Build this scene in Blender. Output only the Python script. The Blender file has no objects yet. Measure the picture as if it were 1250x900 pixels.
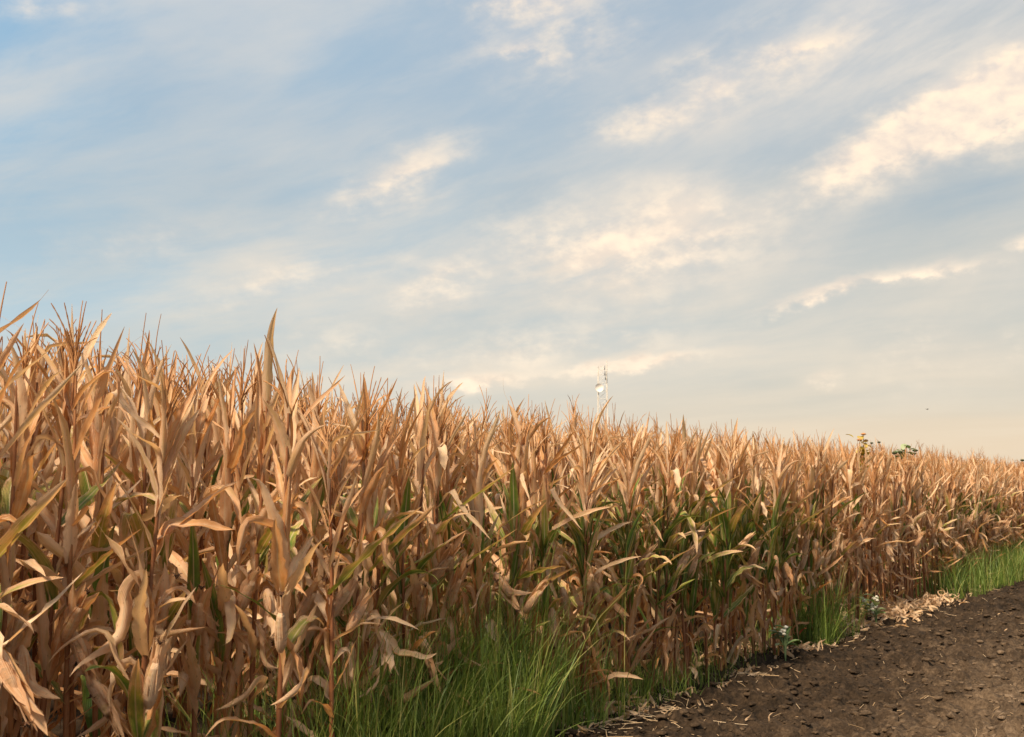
import bpy, math, random
import numpy as np
R = math.radians
rng = np.random.default_rng(11)
random.seed(5)
scene = bpy.context.scene
COL = scene.collection

# ------------------------------------------------------------------ camera and layout
F = 1300.0                      # focal length in pixels of the 1250 px wide photograph
EYE = 1.65
PITCH = R(6.6)
P0 = np.array([1.395, 9.30]); D = np.array([0.5630, 0.8265]); N = np.array([-0.8265, 0.5630])

def rise(s):
    s = np.asarray(s, float)
    return 0.032 * np.clip(s, 0, 14) - 0.0 * s
def W(t, s, z=0.0):             # t metres along the field edge, s metres into the field
    p = P0 + t * D + s * N
    return np.array([p[0], p[1], z + float(rise(s))])
def raydir(px, py):
    u, v = (px - 625) / F, (450 - py) / F
    c, s = math.cos(PITCH), math.sin(PITCH)
    return np.array([u, c - s * v, s + c * v])
def ray_edge(px, py, s):        # where that direction meets the upright plane s metres into the field
    d = raydir(px, py); n3 = np.array([N[0], N[1], 0]); p3 = np.array([P0[0], P0[1], 0])
    o = np.array([0, 0, EYE]); k = (s - (o - p3) @ n3) / (d @ n3)
    p = o + k * d
    return (p[:2] - P0) @ D, p[2]
def ray_ground(px, py, z=0.0):
    d = raydir(px, py); k = (z - EYE) / d[2]
    p = np.array([0, 0, EYE]) + k * d
    q = p[:2] - P0
    return q @ D, q @ N
def tx(px):                     # t on the front row for an image column
    r = (px - 625) / F
    return (r * P0[1] - P0[0]) / (D[0] - r * D[1])

cam_d = bpy.data.cameras.new('camera'); cam = bpy.data.objects.new('camera', cam_d); COL.objects.link(cam)
cam.location = (0, 0, EYE); cam.rotation_euler = (R(90) + PITCH, 0, 0)
cam_d.sensor_width = 36; cam_d.lens = 36 * F / 1250; cam_d.clip_end = 20000
cam_d.dof.use_dof = True; cam_d.dof.focus_distance = 6.6; cam_d.dof.aperture_fstop = 6.3
scene.camera = cam

# ------------------------------------------------------------------ node helpers
class NT:
    def __init__(s, tree): s.t = tree; s.n = tree.nodes; s.l = tree.links
    def put(s, sock, v):
        if v is None: return
        if isinstance(v, bpy.types.NodeSocket): s.l.new(v, sock)
        elif isinstance(v, (tuple, list)):
            sock.default_value = (*v, 1.0)[:4] if sock.type == 'RGBA' else tuple(v)[:3]
        else: sock.default_value = v
    def m(s, op, a, b=None, c=None, clamp=False):
        n = s.n.new('ShaderNodeMath'); n.operation = op; n.use_clamp = clamp
        for i, v in enumerate((a, b, c)): s.put(n.inputs[i], v)
        return n.outputs[0]
    def vm(s, op, a, b=None, sc=None):
        n = s.n.new('ShaderNodeVectorMath'); n.operation = op
        s.put(n.inputs[0], a); s.put(n.inputs[1], b)
        if sc is not None: s.put(n.inputs['Scale'], sc)
        return n.outputs[1] if op in ('DOT_PRODUCT', 'LENGTH') else n.outputs[0]
    def xyz(s, x, y, z):
        n = s.n.new('ShaderNodeCombineXYZ')
        for i, v in enumerate((x, y, z)): s.put(n.inputs[i], v)
        return n.outputs[0]
    def sep(s, v):
        n = s.n.new('ShaderNodeSeparateXYZ'); s.put(n.inputs[0], v); return n.outputs
    def noise(s, vec, scale, detail=4, rough=0.55, dist=0.0, lac=2.0):
        n = s.n.new('ShaderNodeTexNoise'); s.put(n.inputs['Vector'], vec)
        n.inputs['Scale'].default_value = scale; n.inputs['Detail'].default_value = detail
        n.inputs['Roughness'].default_value = rough; n.inputs['Distortion'].default_value = dist
        n.inputs['Lacunarity'].default_value = lac
        return n.outputs['Fac']
    def mix(s, f, a, b, mode='MIX'):
        n = s.n.new('ShaderNodeMix'); n.data_type = 'RGBA'; n.blend_type = mode
        s.put(n.inputs['Factor'], f); s.put(n.inputs['A'], a) if False else s.put(n.inputs[6], a); s.put(n.inputs[7], b)
        return n.outputs[2]
    def ramp(s, f, stops, interp='LINEAR'):
        n = s.n.new('ShaderNodeValToRGB'); s.put(n.inputs[0], f); e = n.color_ramp.elements; n.color_ramp.interpolation = interp
        while len(e) < len(stops): e.new(0.5)
        for i, (p, c) in enumerate(stops): e[i].position = p; e[i].color = (*c, 1) if len(c) == 3 else c
        return n.outputs[0]
    def rng(s, v, a, b, c=0.0, d=1.0, smooth=True):
        n = s.n.new('ShaderNodeMapRange'); n.interpolation_type = 'SMOOTHSTEP' if smooth else 'LINEAR'
        s.put(n.inputs[0], v)
        for i, x in enumerate((a, b, c, d)): s.put(n.inputs[1 + i], x)
        return n.outputs[0]
    def attr(s, name):
        n = s.n.new('ShaderNodeAttribute'); n.attribute_name = name; return n.outputs
def material(name):
    m = bpy.data.materials.new(name); m.use_nodes = True; t = NT(m.node_tree); t.n.clear()
    out = t.n.new('ShaderNodeOutputMaterial')
    return m, t, out
def principled(t, color, rough=0.6, spec=0.3, normal=None):
    b = t.n.new('ShaderNodeBsdfPrincipled')
    t.put(b.inputs['Base Color'], color); t.put(b.inputs['Roughness'], rough)
    b.inputs['Specular IOR Level'].default_value = spec
    if normal is not None: t.l.new(normal, b.inputs['Normal'])
    return b.outputs[0]
def bump(t, h, strength, dist):
    n = t.n.new('ShaderNodeBump'); n.inputs['Strength'].default_value = strength; n.inputs['Distance'].default_value = dist
    t.l.new(h, n.inputs['Height']); return n.outputs[0]
def translucent_mix(t, surf, color, f):
    tr = t.n.new('ShaderNodeBsdfTranslucent'); t.put(tr.inputs[0], color)
    mx = t.n.new('ShaderNodeMixShader'); t.put(mx.inputs[0], f)
    t.l.new(surf, mx.inputs[1]); t.l.new(tr.outputs[0], mx.inputs[2]); return mx.outputs[0]

# ------------------------------------------------------------------ materials
def leaf_material(name):
    m, t, out = material(name)
    u, v, tone = t.sep(t.attr('lf')[1]); g = t.attr('green')[2]
    oi = t.n.new('ShaderNodeObjectInfo'); geo = t.n.new('ShaderNodeNewGeometry'); P = geo.outputs['Position']
    uvw = t.xyz(t.m('MULTIPLY', u, 1.0), t.m('MULTIPLY', v, 9.0), t.m('MULTIPLY_ADD', oi.outputs['Random'], 40, t.m('MULTIPLY', tone, 30)))
    blot = t.noise(uvw, 1.7, 4, 0.62)
    streak = t.noise(t.xyz(t.m('MULTIPLY', u, 14), t.m('MULTIPLY', v, 2.2), t.m('MULTIPLY', tone, 50)), 1.6, 3, 0.6)
    big = t.noise(P, 1.1, 2, 0.5)
    k = t.m('ADD', t.m('MULTIPLY', tone, 0.80), t.m('MULTIPLY', oi.outputs['Random'], 0.14))
    k = t.m('ADD', k, t.m('MULTIPLY_ADD', blot, 0.80, -0.38))
    k = t.m('ADD', k, t.m('MULTIPLY_ADD', streak, 0.55, -0.27))
    k = t.m('ADD', k, t.m('MULTIPLY_ADD', big, 0.5, -0.03))
    dry = t.ramp(k, [(0.0, (0.22, 0.075, 0.016)), (0.22, (0.40, 0.160, 0.042)), (0.44, (0.60, 0.295, 0.118)), (0.68, (0.73, 0.445, 0.250)), (1.0, (0.79, 0.57, 0.37))])
    gg = t.m('ADD', g, t.m('MULTIPLY', t.m('MULTIPLY_ADD', blot, 0.8, -0.4), t.rng(g, 0.05, 0.35)), clamp=True)
    edge = t.m('POWER', t.m('ABSOLUTE', t.m('MULTIPLY_ADD', u, 2, -1)), 2.5)
    gg = t.m('SUBTRACT', gg, t.m('MULTIPLY', edge, t.rng(streak, .35, .65, 0, .7)), clamp=True)
    grn = t.ramp(gg, [(0.0, (0.46, 0.32, 0.09)), (0.35, (0.36, 0.33, 0.07)), (0.62, (0.16, 0.25, 0.04)), (1.0, (0.050, 0.130, 0.024))])
    col = t.mix(t.rng(gg, 0.08, 0.34), dry, grn)
    gold = t.noise(t.xyz(t.m('MULTIPLY', u, 1.5), t.m('MULTIPLY', v, 3.5), t.m('MULTIPLY', tone, 70)), 1.3, 2)
    col = t.mix(t.m('MULTIPLY', t.rng(gold, .50, .68), .55), col, t.mix(k, (0.36, 0.19, 0.035), (0.60, 0.42, 0.17)))
    rib = t.rng(t.m('ABSOLUTE', t.m('SUBTRACT', u, 0.5)), 0.03, 0.07, 1, 0)
    col = t.mix(t.m('MULTIPLY', rib, 0.55), col, (0.70, 0.54, 0.34))
    grey = t.noise(t.xyz(t.m('MULTIPLY', u, 2.2), t.m('MULTIPLY', v, 5), t.m('MULTIPLY', tone, 33)), 1.6, 5, .7)
    col = t.mix(t.m('MULTIPLY', t.rng(grey, .54, .70), t.rng(gg, .3, .05, 0, .38)), col, (0.68, 0.54, 0.39))
    frayed = t.m('MULTIPLY', edge, t.rng(blot, .45, .62))
    col = t.mix(t.m('MULTIPLY', frayed, .6), col, (0.24, 0.11, 0.045))
    spots = t.rng(t.noise(t.xyz(t.m('MULTIPLY', u, 3), t.m('MULTIPLY', v, 26), t.m('MULTIPLY', tone, 90)), 1.9, 2, 0.6), 0.66, 0.74)
    col = t.mix(t.m('MULTIPLY', spots, 0.5), col, (0.13, 0.055, 0.02))
    veins = t.m('SINE', t.m('MULTIPLY', u, 75))
    h = t.m('ADD', t.m('MULTIPLY', veins, 0.35), t.m('MULTIPLY', blot, 1.8))
    nb = bump(t, h, 0.6, 0.004)
    s = principled(t, col, 0.52, 0.32, nb)
    s = translucent_mix(t, s, t.mix(1.0, col, (1.0, 0.80, 0.50), 'MULTIPLY'), 0.38)
    t.l.new(s, out.inputs[0]); return m
def stalk_material():
    m, t, out = material('stalk_surface')
    u, v, tone = t.sep(t.attr('lf')[1]); g = t.attr('green')[2]
    oi = t.n.new('ShaderNodeObjectInfo'); geo = t.n.new('ShaderNodeNewGeometry')
    n = t.noise(geo.outputs['Position'], 9, 4, 0.6)
    st = t.noise(t.xyz(t.m('MULTIPLY', u, 9), t.m('MULTIPLY', v, 4), tone), 2.5, 3)
    k = t.m('ADD', t.m('MULTIPLY_ADD', n, 0.9, -0.35), t.m('ADD', t.m('MULTIPLY', tone, 0.4), t.m('MULTIPLY', st, 0.25)))
    c = t.ramp(k, [(0.0, (0.10, 0.032, 0.014)), (0.35, (0.20, 0.078, 0.030)), (0.7, (0.32, 0.155, 0.066)), (1, (0.46, 0.28, 0.14))])
    c = t.mix(t.rng(g, 0.1, 0.6), c, (0.16, 0.20, 0.05))
    s = principled(t, c, 0.5, 0.3, bump(t, st, 0.4, 0.003)); t.l.new(s, out.inputs[0]); return m
def plain_material(name, stops, scale=20, rough=0.7, spec=0.2, trans=0.0, tcol=(1, 1, 1)):
    m, t, out = material(name)
    u, v, tone = t.sep(t.attr('lf')[1]); geo = t.n.new('ShaderNodeNewGeometry')
    n = t.noise(geo.outputs['Position'], scale, 3, 0.6)
    k = t.m('ADD', t.m('MULTIPLY', tone, 0.65), t.m('MULTIPLY', n, 0.4))
    c = t.ramp(k, stops); s = principled(t, c, rough, spec)
    if trans: s = translucent_mix(t, s, t.mix(1.0, c, tcol, 'MULTIPLY'), trans)
    t.l.new(s, out.inputs[0]); return m
LEAF = leaf_material('corn_leaf_surface')
STALK = stalk_material()
TASSEL = plain_material('tassel_surface', [(0, (0.30, 0.125, 0.045)), (0.5, (0.50, 0.25, 0.10)), (1, (0.62, 0.38, 0.20))], 14, 0.7, 0.15, 0.3, (1, .8, .5))
SILK = plain_material('silk_surface', [(0, (0.03, 0.014, 0.008)), (1, (0.10, 0.045, 0.02))], 60, 0.8)
GRASS = plain_material('grass_surface', [(0, (0.042, 0.066, 0.014)), (0.35, (0.110, 0.168, 0.030)), (0.62, (0.195, 0.245, 0.050)), (0.84, (0.29, 0.28, 0.08)), (1, (0.52, 0.42, 0.22))], 3.5, 0.5, 0.3, 0.36, (0.95, 1.0, 0.5))
WEED = plain_material('weed_leaf_surface', [(0, (0.06, 0.12, 0.035)), (0.5, (0.16, 0.23, 0.085)), (1, (0.46, 0.46, 0.30))], 9, 0.55, 0.25, 0.25, (0.95, 1, 0.5))
YWEED = plain_material('yellow_weed_surface', [(0, (0.14, 0.13, 0.02)), (0.5, (0.40, 0.28, 0.045)), (1, (0.52, 0.38, 0.10))], 9, 0.6, 0.2, 0.3, (1, .9, .5))
FLOWER = plain_material('flower_surface', [(0, (0.5, 0.44, 0.33)), (1, (0.75, 0.70, 0.58))], 40)
SEED = plain_material('seed_head_surface', [(0, (0.018, 0.028, 0.008)), (1, (0.06, 0.065, 0.02))], 40)
RED = plain_material('red_leaf_surface', [(0, (0.25, 0.03, 0.015)), (1, (0.4, 0.09, 0.04))], 40)
STRAW = plain_material('straw_surface', [(0, (0.22, 0.12, 0.05)), (0.5, (0.42, 0.28, 0.15)), (1, (0.62, 0.48, 0.32))], 8, 0.7, 0.2, 0.15)
METAL = plain_material('hazed_metal_surface', [(0, (0.58, 0.53, 0.46)), (1, (0.64, 0.58, 0.50))], 1, 0.5, 0.4)  # mast metal, distance haze put into its pale colour
WHITE = plain_material('white_painted_surface', [(0, (0.64, 0.59, 0.53)), (1, (0.68, 0.63, 0.57))], 1, 0.5, 0.4)
DARKM = plain_material('dark_panel_surface', [(0, (0.12, 0.12, 0.12)), (1, (0.2, 0.2, 0.2))], 1, 0.5, 0.4)
BIRDM = plain_material('bird_surface', [(0, (0.03, 0.028, 0.025)), (1, (0.06, 0.055, 0.05))], 1)
def soil_material():
    m, t, out = material('soil_surface')
    geo = t.n.new('ShaderNodeNewGeometry'); P = geo.outputs['Position']
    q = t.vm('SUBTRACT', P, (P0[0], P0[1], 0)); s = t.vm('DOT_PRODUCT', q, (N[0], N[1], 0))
    a = t.noise(P, 0.55, 4, 0.6); b = t.noise(P, 7.5, 6, 0.72); c = t.noise(P, 34, 5, 0.75); d = t.noise(P, 140, 2, 0.6)
    k = t.m('ADD', t.m('MULTIPLY_ADD', a, 0.9, -0.45), t.m('MULTIPLY_ADD', b, 1.1, -0.52))
    k = t.m('ADD', k, t.m('MULTIPLY_ADD', c, 1.0, -0.5))
    k = t.m('ADD', k, t.attr('green')[2])
    k = t.m('ADD', k, t.rng(t.m('ADD', s, t.m('MULTIPLY_ADD', a, 1.6, -0.8)), -0.7, -3.2, 0.16, 0.52))   # corn's shade put into the soil colour by the row; paler, drier farther out
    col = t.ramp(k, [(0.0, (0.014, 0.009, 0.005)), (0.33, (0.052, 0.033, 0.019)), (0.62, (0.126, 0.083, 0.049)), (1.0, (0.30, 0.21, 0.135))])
    fleck = t.rng(d, 0.70, 0.76)
    col = t.mix(t.m('MULTIPLY', fleck, 0.5), col, (0.34, 0.25, 0.16))
    h = t.m('ADD', t.m('MULTIPLY', b, 1.0), t.m('ADD', t.m('MULTIPLY', c, 0.5), t.m('MULTIPLY', d, 0.12)))
    s_ = principled(t, col, 0.9, 0.12, bump(t, h, 1.0, 0.05)); t.l.new(s_, out.inputs[0]); return m
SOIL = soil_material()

# ------------------------------------------------------------------ geometry buffers
class Geo:
    def __init__(s): s.v = []; s.f = []; s.lf = []; s.g = []; s.mi = []; s.n = 0
    def add(s, v, f, lf, g, mi=0):
        v = np.asarray(v, np.float32); f = np.asarray(f, np.int32)
        s.v.append(v); s.f.append(f + s.n); s.lf.append(np.asarray(lf, np.float32)); s.g.append(np.asarray(g, np.float32))
        s.mi.append(np.full(len(f), mi, np.int32)); s.n += len(v)
    def pack(s):
        if len(s.v) > 1:
            s.v = [np.concatenate(s.v)]; s.f = [np.concatenate(s.f)]; s.lf = [np.concatenate(s.lf)]; s.g = [np.concatenate(s.g)]; s.mi = [np.concatenate(s.mi)]
        return s
    def put(s, o, M=None, off=(0, 0, 0), green=None, tone=None, mi=None):    # append another buffer, transformed
        o.pack(); v = o.v[0]
        if M is not None: v = v @ np.asarray(M, np.float32).T
        v = v + np.asarray(off, np.float32)
        lf = o.lf[0]; g = o.g[0]
        if tone is not None: lf = lf.copy(); lf[:, 2] = np.clip(lf[:, 2] + tone, 0, 1)
        if green is not None: g = np.clip(g * green, 0, 1)
        s.v.append(v); s.f.append(o.f[0] + s.n); s.lf.append(lf); s.g.append(g)
        s.mi.append(o.mi[0] if mi is None else np.full(len(o.f[0]), mi, np.int32)); s.n += len(v)
    def mesh(s, name, mats, smooth=True):
        s.pack(); v, f = s.v[0], s.f[0]
        me = bpy.data.meshes.new(name); me.vertices.add(len(v)); me.vertices.foreach_set('co', v.ravel())
        me.loops.add(f.size); me.loops.foreach_set('vertex_index', f.ravel())
        me.polygons.add(len(f)); k = f.shape[1]
        me.polygons.foreach_set('loop_start', np.arange(0, f.size, k, dtype=np.int32))
        me.polygons.foreach_set('material_index', s.mi[0])
        me.polygons.foreach_set('use_smooth', np.full(len(f), smooth))
        a = me.attributes.new('lf', 'FLOAT_VECTOR', 'POINT'); a.data.foreach_set('vector', s.lf[0].ravel())
        a = me.attributes.new('green', 'FLOAT', 'POINT'); a.data.foreach_set('value', s.g[0].ravel())
        for m in (mats if isinstance(mats, (list, tuple)) else [mats]): me.materials.append(m)
        me.update(calc_edges=True); me.validate(); return me
def obj(name, data, parent=None, loc=(0, 0, 0), rot=(0, 0, 0), scale=(1, 1, 1)):
    o = bpy.data.objects.new(name, data); COL.objects.link(o); o.parent = parent
    o.location = loc; o.rotation_euler = rot; o.scale = scale; return o
def tag(o, label=None, cat=None, group=None, kind=None):
    for k, v in (('label', label), ('category', cat), ('group', group), ('kind', kind)):
        if v: o[k] = v
    return o
def grid_faces(nr, nc, wrap=False):
    i = np.arange(nr - 1)[:, None]; j = np.arange(nc if wrap else nc - 1)[None, :]; j2 = (j + 1) % nc
    return np.stack([i * nc + j, i * nc + j2, (i + 1) * nc + j2, (i + 1) * nc + j], -1).reshape(-1, 4)
def rotz(a):
    c, s = math.cos(a), math.sin(a); return np.array([[c, -s, 0], [s, c, 0], [0, 0, 1]])
def roty(a):
    c, s = math.cos(a), math.sin(a); return np.array([[c, 0, s], [0, 1, 0], [-s, 0, c]])
def rotx(a):
    c, s = math.cos(a), math.sin(a); return np.array([[1, 0, 0], [0, c, -s], [0, s, c]])
def tube(g, pts, rad, sides=6, tone=0.5, green=0.0, mi=0):
    pts = np.asarray(pts, float); n = len(pts); rad = np.broadcast_to(np.asarray(rad, float), (n,))
    T = np.gradient(pts, axis=0); T /= np.linalg.norm(T, axis=1)[:, None] + 1e-9
    ref = np.array([1.0, 0.13, 0.0]) if abs(T[0][2]) > 0.6 else np.array([0, 0.1, 1.0])
    A = np.cross(T, ref); A /= np.linalg.norm(A, axis=1)[:, None] + 1e-9; B = np.cross(T, A)
    a = np.arange(sides) / sides * 2 * math.pi
    v = pts[:, None] + rad[:, None, None] * (np.cos(a)[None, :, None] * A[:, None] + np.sin(a)[None, :, None] * B[:, None])
    lf = np.zeros((n, sides, 3)); lf[..., 0] = np.abs(np.linspace(-1, 1, sides))[None]; lf[..., 1] = np.linspace(0, 1, n)[:, None]; lf[..., 2] = tone
    g.add(v.reshape(-1, 3), grid_faces(n, sides, True), lf.reshape(-1, 3), np.full(n * sides, green), mi)

def leaf(g, kind, L, Wd, seg=14, cross=5, tone=0.5, green=0.0, gtip=0.0, r=rng, mi=0):
    """one corn blade: grows from the origin, outwards along +X"""
    s = np.linspace(0, 1, seg + 1)
    u = r.uniform
    if kind == 'up':
        th = u(5, 17) + (u(4, 26) if r.random() < .75 else u(26, 60)) * s ** u(1.3, 2.5)
    elif kind == 'out':
        th = u(24, 66) + u(-12, 34) * s ** u(1., 2.)
    elif kind == 'arch':
        th = u(18, 34) + u(40, 100) * s ** u(1.2, 2.0)
    elif kind == 'broken':
        b = u(0.22, 0.6); k = 1 / (1 + np.exp(-(s - b) * u(25, 60)))
        th = u(18, 40) + 12 * s + (u(95, 140)) * k
    else:
        k = 1 - np.exp(-s * u(14, 26)); th = u(30, 55) + u(95, 125) * k + 12 * np.sin(s * u(4, 9) + u(0, 6))
    rough = {'up': .035, 'out': .04, 'arch': .07, 'broken': .10, 'hang': .14}[kind] * (0.4 if green > .5 else 1) * math.sqrt(16 / seg)
    th = np.radians(th) + np.cumsum(r.normal(0, rough, seg + 1)) - 0.0
    hd = np.cumsum(r.normal(0, rough * 1.3, seg + 1)) + u(-.35, .35) * s * 2
    if green < .5:
        for kk in range(int(r.integers(0, 3)) if kind not in ('up', 'out') else int(r.random() < .35)):      # dry blades crease sharply
            c0 = u(.3, .95); st_ = 1 / (1 + np.exp(-(s - c0) * 70)); th = th + st_ * r.normal(0, .55); hd = hd + st_ * r.normal(0, .6)
    th = np.clip(th, .03, 3.3)
    T = np.stack([np.sin(th) * np.cos(hd), np.sin(th) * np.sin(hd), np.cos(th)], 1)
    ds = L / seg; p = np.vstack([[0, 0, 0], np.cumsum((T[:-1] + T[1:]) / 2 * ds, 0)])
    B = np.stack([-np.sin(hd), np.cos(hd), np.zeros_like(hd)], 1); Nn = np.cross(T, B)
    tw = {'up': u(-1.2, 1.2), 'out': u(-1.3, 1.3), 'arch': u(-1.6, 1.6), 'broken': u(-2.6, 2.6), 'hang': u(-4, 4)}[kind] * (1 if green < 0.5 else 0.5)
    tw = tw * s ** 1.3 + 0.12 * np.cumsum(r.normal(0, 1, seg + 1)) * (0.4 if green > .5 else 1) * 0.6
    c, sn = np.cos(tw)[:, None], np.sin(tw)[:, None]
    B, Nn = B * c + Nn * sn, Nn * c - B * sn
    w = Wd * 0.5 * np.minimum(1, 0.5 + 2.2 * s) * np.clip(1 - s ** 2.6, 0, 1) ** 0.8
    if green < .5 and r.random() < (.12 if kind == 'up' else .25 if kind == 'out' else .50):         # torn off end
        c1 = u(.55, .9); w = np.where(s > c1, w * np.clip(1 - (s - c1) / u(.05, .25), .03, 1), w)
    w = w * (1 + .10 * r.normal(0, 1, seg + 1) * (s > .1)) if green < .5 else w
    w = np.maximum(w, 0.0008)
    curl = np.clip({'up': u(.2, 1.1), 'out': u(.15, .9), 'arch': u(.2, 1.0), 'broken': u(.2, 1.3), 'hang': u(.4, 2.0)}[kind] * (0.45 if green > 0.5 else 1) + (s - .4) * u(-.4, 1.2), 0.12, 2.8)
    x = np.linspace(-1, 1, cross); ph = x[None] * curl[:, None]
    lat = np.sin(ph) / curl[:, None] * w[:, None]; up = (1 - np.cos(ph)) / curl[:, None] * w[:, None]
    fold = u(.05, .3); up = up + np.abs(x)[None] * w[:, None] * fold
    amp = u(.06, .32) * (1.0 if kind != 'up' else 0.5); fr = u(14, 34)
    for sg in (-1, 1):
        mk = (np.sign(x) == sg)[None] * (np.abs(x) ** 2)[None]
        up = up + mk * (np.sin(fr * s + u(0, 6)) * (0.4 + s * (1 - s) * 3))[:, None] * amp * w[:, None]
    v = p[:, None] + lat[..., None] * B[:, None] + up[..., None] * Nn[:, None]
    lf = np.zeros((seg + 1, cross, 3)); lf[..., 0] = (x[None] + 1) / 2; lf[..., 1] = s[:, None] * L; lf[..., 2] = tone
    gr = np.repeat(np.clip(green + (gtip - green) * s ** 1.2, 0, 1)[:, None], cross, 1)
    g.add(v.reshape(-1, 3), grid_faces(seg + 1, cross), lf.reshape(-1, 3), gr.ravel(), mi)

def make_tassel(r, low=False):
    g = Geo(); sides = 3 if low else 4
    def br(L, a, az, bend, r0):
        n = 5 if low else 13; s = np.linspace(0, 1, n); th = a + bend * s ** 1.5; hd = az + np.cumsum(r.normal(0, .06, n))
        T = np.stack([np.sin(th) * np.cos(hd), np.sin(th) * np.sin(hd), np.cos(th)], 1)
        p = np.vstack([[0, 0, 0], np.cumsum(T[:-1] * L / (n - 1), 0)]); return p
    L = r.uniform(.26, .42)
    tone = r.uniform(.1, .8)
    main = br(L, r.uniform(0, .18), r.uniform(0, 6.3), r.uniform(0, .5), 0)
    tube(g, main, np.linspace(.0050, .0018, len(main)), sides, tone)
    for k in range(r.integers(5, 11)):
        b = br(r.uniform(.12, .26), r.uniform(.12, .45), r.uniform(0, 6.3), r.uniform(-.1, 1.0), 0)
        b = b + main[min(2, int(r.integers(0, 3)))]
        rad = np.linspace(.0036, .0016, len(b)) * (1 + .6 * (np.arange(len(b)) % 2))
        tube(g, b, rad, sides, np.clip(tone + r.uniform(-.2, .2), 0, 1))
    return g
def make_stalk(r, H=1.0, low=False):
    """unit stalk of height 1 (scaled later)"""
    g = Geo(); n = 9 if low else 25
    z = np.linspace(0, 1, n); bx = r.normal(0, .012) * z ** 2 + .004 * np.sin(z * 9 + r.uniform(0, 6)); by = r.normal(0, .012) * z ** 2
    rad = .0135 - .0085 * z ** 1.3
    if not low: rad = rad * (1 + .22 * (np.arange(n) % 3 == 0))
    tube(g, np.stack([bx, by, z * 1.9], 1), rad, 4 if low else 7, r.uniform(.15, .7)); return g
def make_ear(r, low=False):
    """husked ear along +Z, about 0.24 m"""
    g = Geo(); L = r.uniform(.21, .27); n = 5 if low else 11; s = np.linspace(0, 1, n)
    prof = .025 * np.sin(np.clip(s * 1.12 + .12, 0, 1.05) * math.pi) ** .6 * (1 - .35 * s) + .002
    prof[0] = .010; prof[-1] = .003
    bend = .03 * s ** 2
    tone = r.uniform(.42, .80); gr = 0.25 if r.random() < .2 else 0.0
    tube(g, np.stack([bend, 0 * s, s * L], 1), prof, 5 if low else 9, tone, gr)
    if not low:
        for k in range(5):
            h = Geo(); leaf(h, 'up', L * r.uniform(.85, 1.25), r.uniform(.05, .07), 9, 5, np.clip(tone + r.uniform(-.25, .15), 0, 1), gr, 0, r)
            h.pack(); vv = h.v[0]; vv[:, 0] *= .35
            g.put(h, rotz(k * 1.257 + r.uniform(-.3, .3)), (0, 0, .01))
    return g, L
def make_silk(r):
    g = Geo()
    for k in range(9):
        a = r.uniform(0, 6.3); n = 5; s = np.linspace(0, 1, n); o = r.uniform(.3, .9)
        p = np.stack([np.cos(a) * .012 * s * o * 2, np.sin(a) * .012 * s * o * 2, s * .035 * r.uniform(.6, 1.2) - .02 * s ** 3], 1)
        tube(g, p, np.linspace(.0035, .001, n), 4, r.uniform(0, 1))
    return g

# ------------------------------------------------------------------ pools of blades, hi and low detail
CATS = {'up': dict(k=['up', 'up', 'up', 'up', 'up', 'up', 'broken', 'up', 'out'], L=(.34, .58), W=(.030, .066), tone=(.2, 1.), g=(0, 0), gt=(0, 0)),
        'mid': dict(k=['up', 'out', 'broken', 'hang', 'out', 'broken', 'up', 'broken', 'up', 'broken', 'hang'], L=(.26, .54), W=(.036, .076), tone=(.05, 1.), g=(0, .05), gt=(0, 0)),
        'low': dict(k=['hang', 'out', 'hang', 'broken', 'out', 'up'], L=(.26, .50), W=(.032, .066), tone=(0, .8), g=(0, 0), gt=(0, 0)),
        'part': dict(k=['up', 'out', 'arch', 'out', 'broken'], L=(.34, .60), W=(.06, .09), tone=(.4, .9), g=(.45, .85), gt=(0, .15)),
        'green': dict(k=['up', 'up', 'up', 'out', 'up', 'up', 'arch'], L=(.36, .60), W=(.055, .085), tone=(.3, .8), g=(.88, 1), gt=(.4, .95))}
COUNT = {'up': 54, 'mid': 110, 'low': 54, 'part': 24, 'green': 26}
def build_pool(seg, cross, div=1):
    pool = {}
    for c, q in CATS.items():
        pool[c] = []
        for i in range(max(8, COUNT[c] // div)):
            g = Geo(); u = rng.uniform
            k = q['k'][i % len(q['k'])]; green = u(*q['g'])
            leaf(g, k, u(*q['L']), u(*q['W']), seg, cross, u(*q['tone']), green, min(green, u(*q['gt'])))
            pool[c].append(g.pack())
    return pool
HI = build_pool(16, 7); LO = build_pool(8, 3, 2)
HI_ME = {c: [g.mesh('leaf_blade', LEAF) for g in HI[c]] for c in HI}
OUT_ME = []
for i in range(14):
    g = Geo(); leaf(g, 'out', rng.uniform(.45, .66), rng.uniform(.046, .078), 16, 7, rng.uniform(.7, 1), .12 * (i % 3 == 0), 0); OUT_ME.append(g.mesh('leaf_blade', LEAF))
STALKS = [make_stalk(rng) for i in range(10)]; STALK_ME = [g.mesh('stalk', STALK) for g in STALKS]
STALK_LO = [make_stalk(rng, low=True) for i in range(6)]
TASS = [make_tassel(rng) for i in range(22)]; TASS_ME = [g.mesh('tassel', TASSEL) for g in TASS]
TASS_LO = [make_tassel(rng, True) for i in range(14)]
EARS = [make_ear(rng) for i in range(12)]; EAR_ME = [g.mesh('ear', LEAF) for g, L in EARS]
EAR_LO = [make_ear(rng, True)[0] for i in range(4)]
SILK_ME = [make_silk(rng).mesh('silk', SILK) for i in range(4)]

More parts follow.
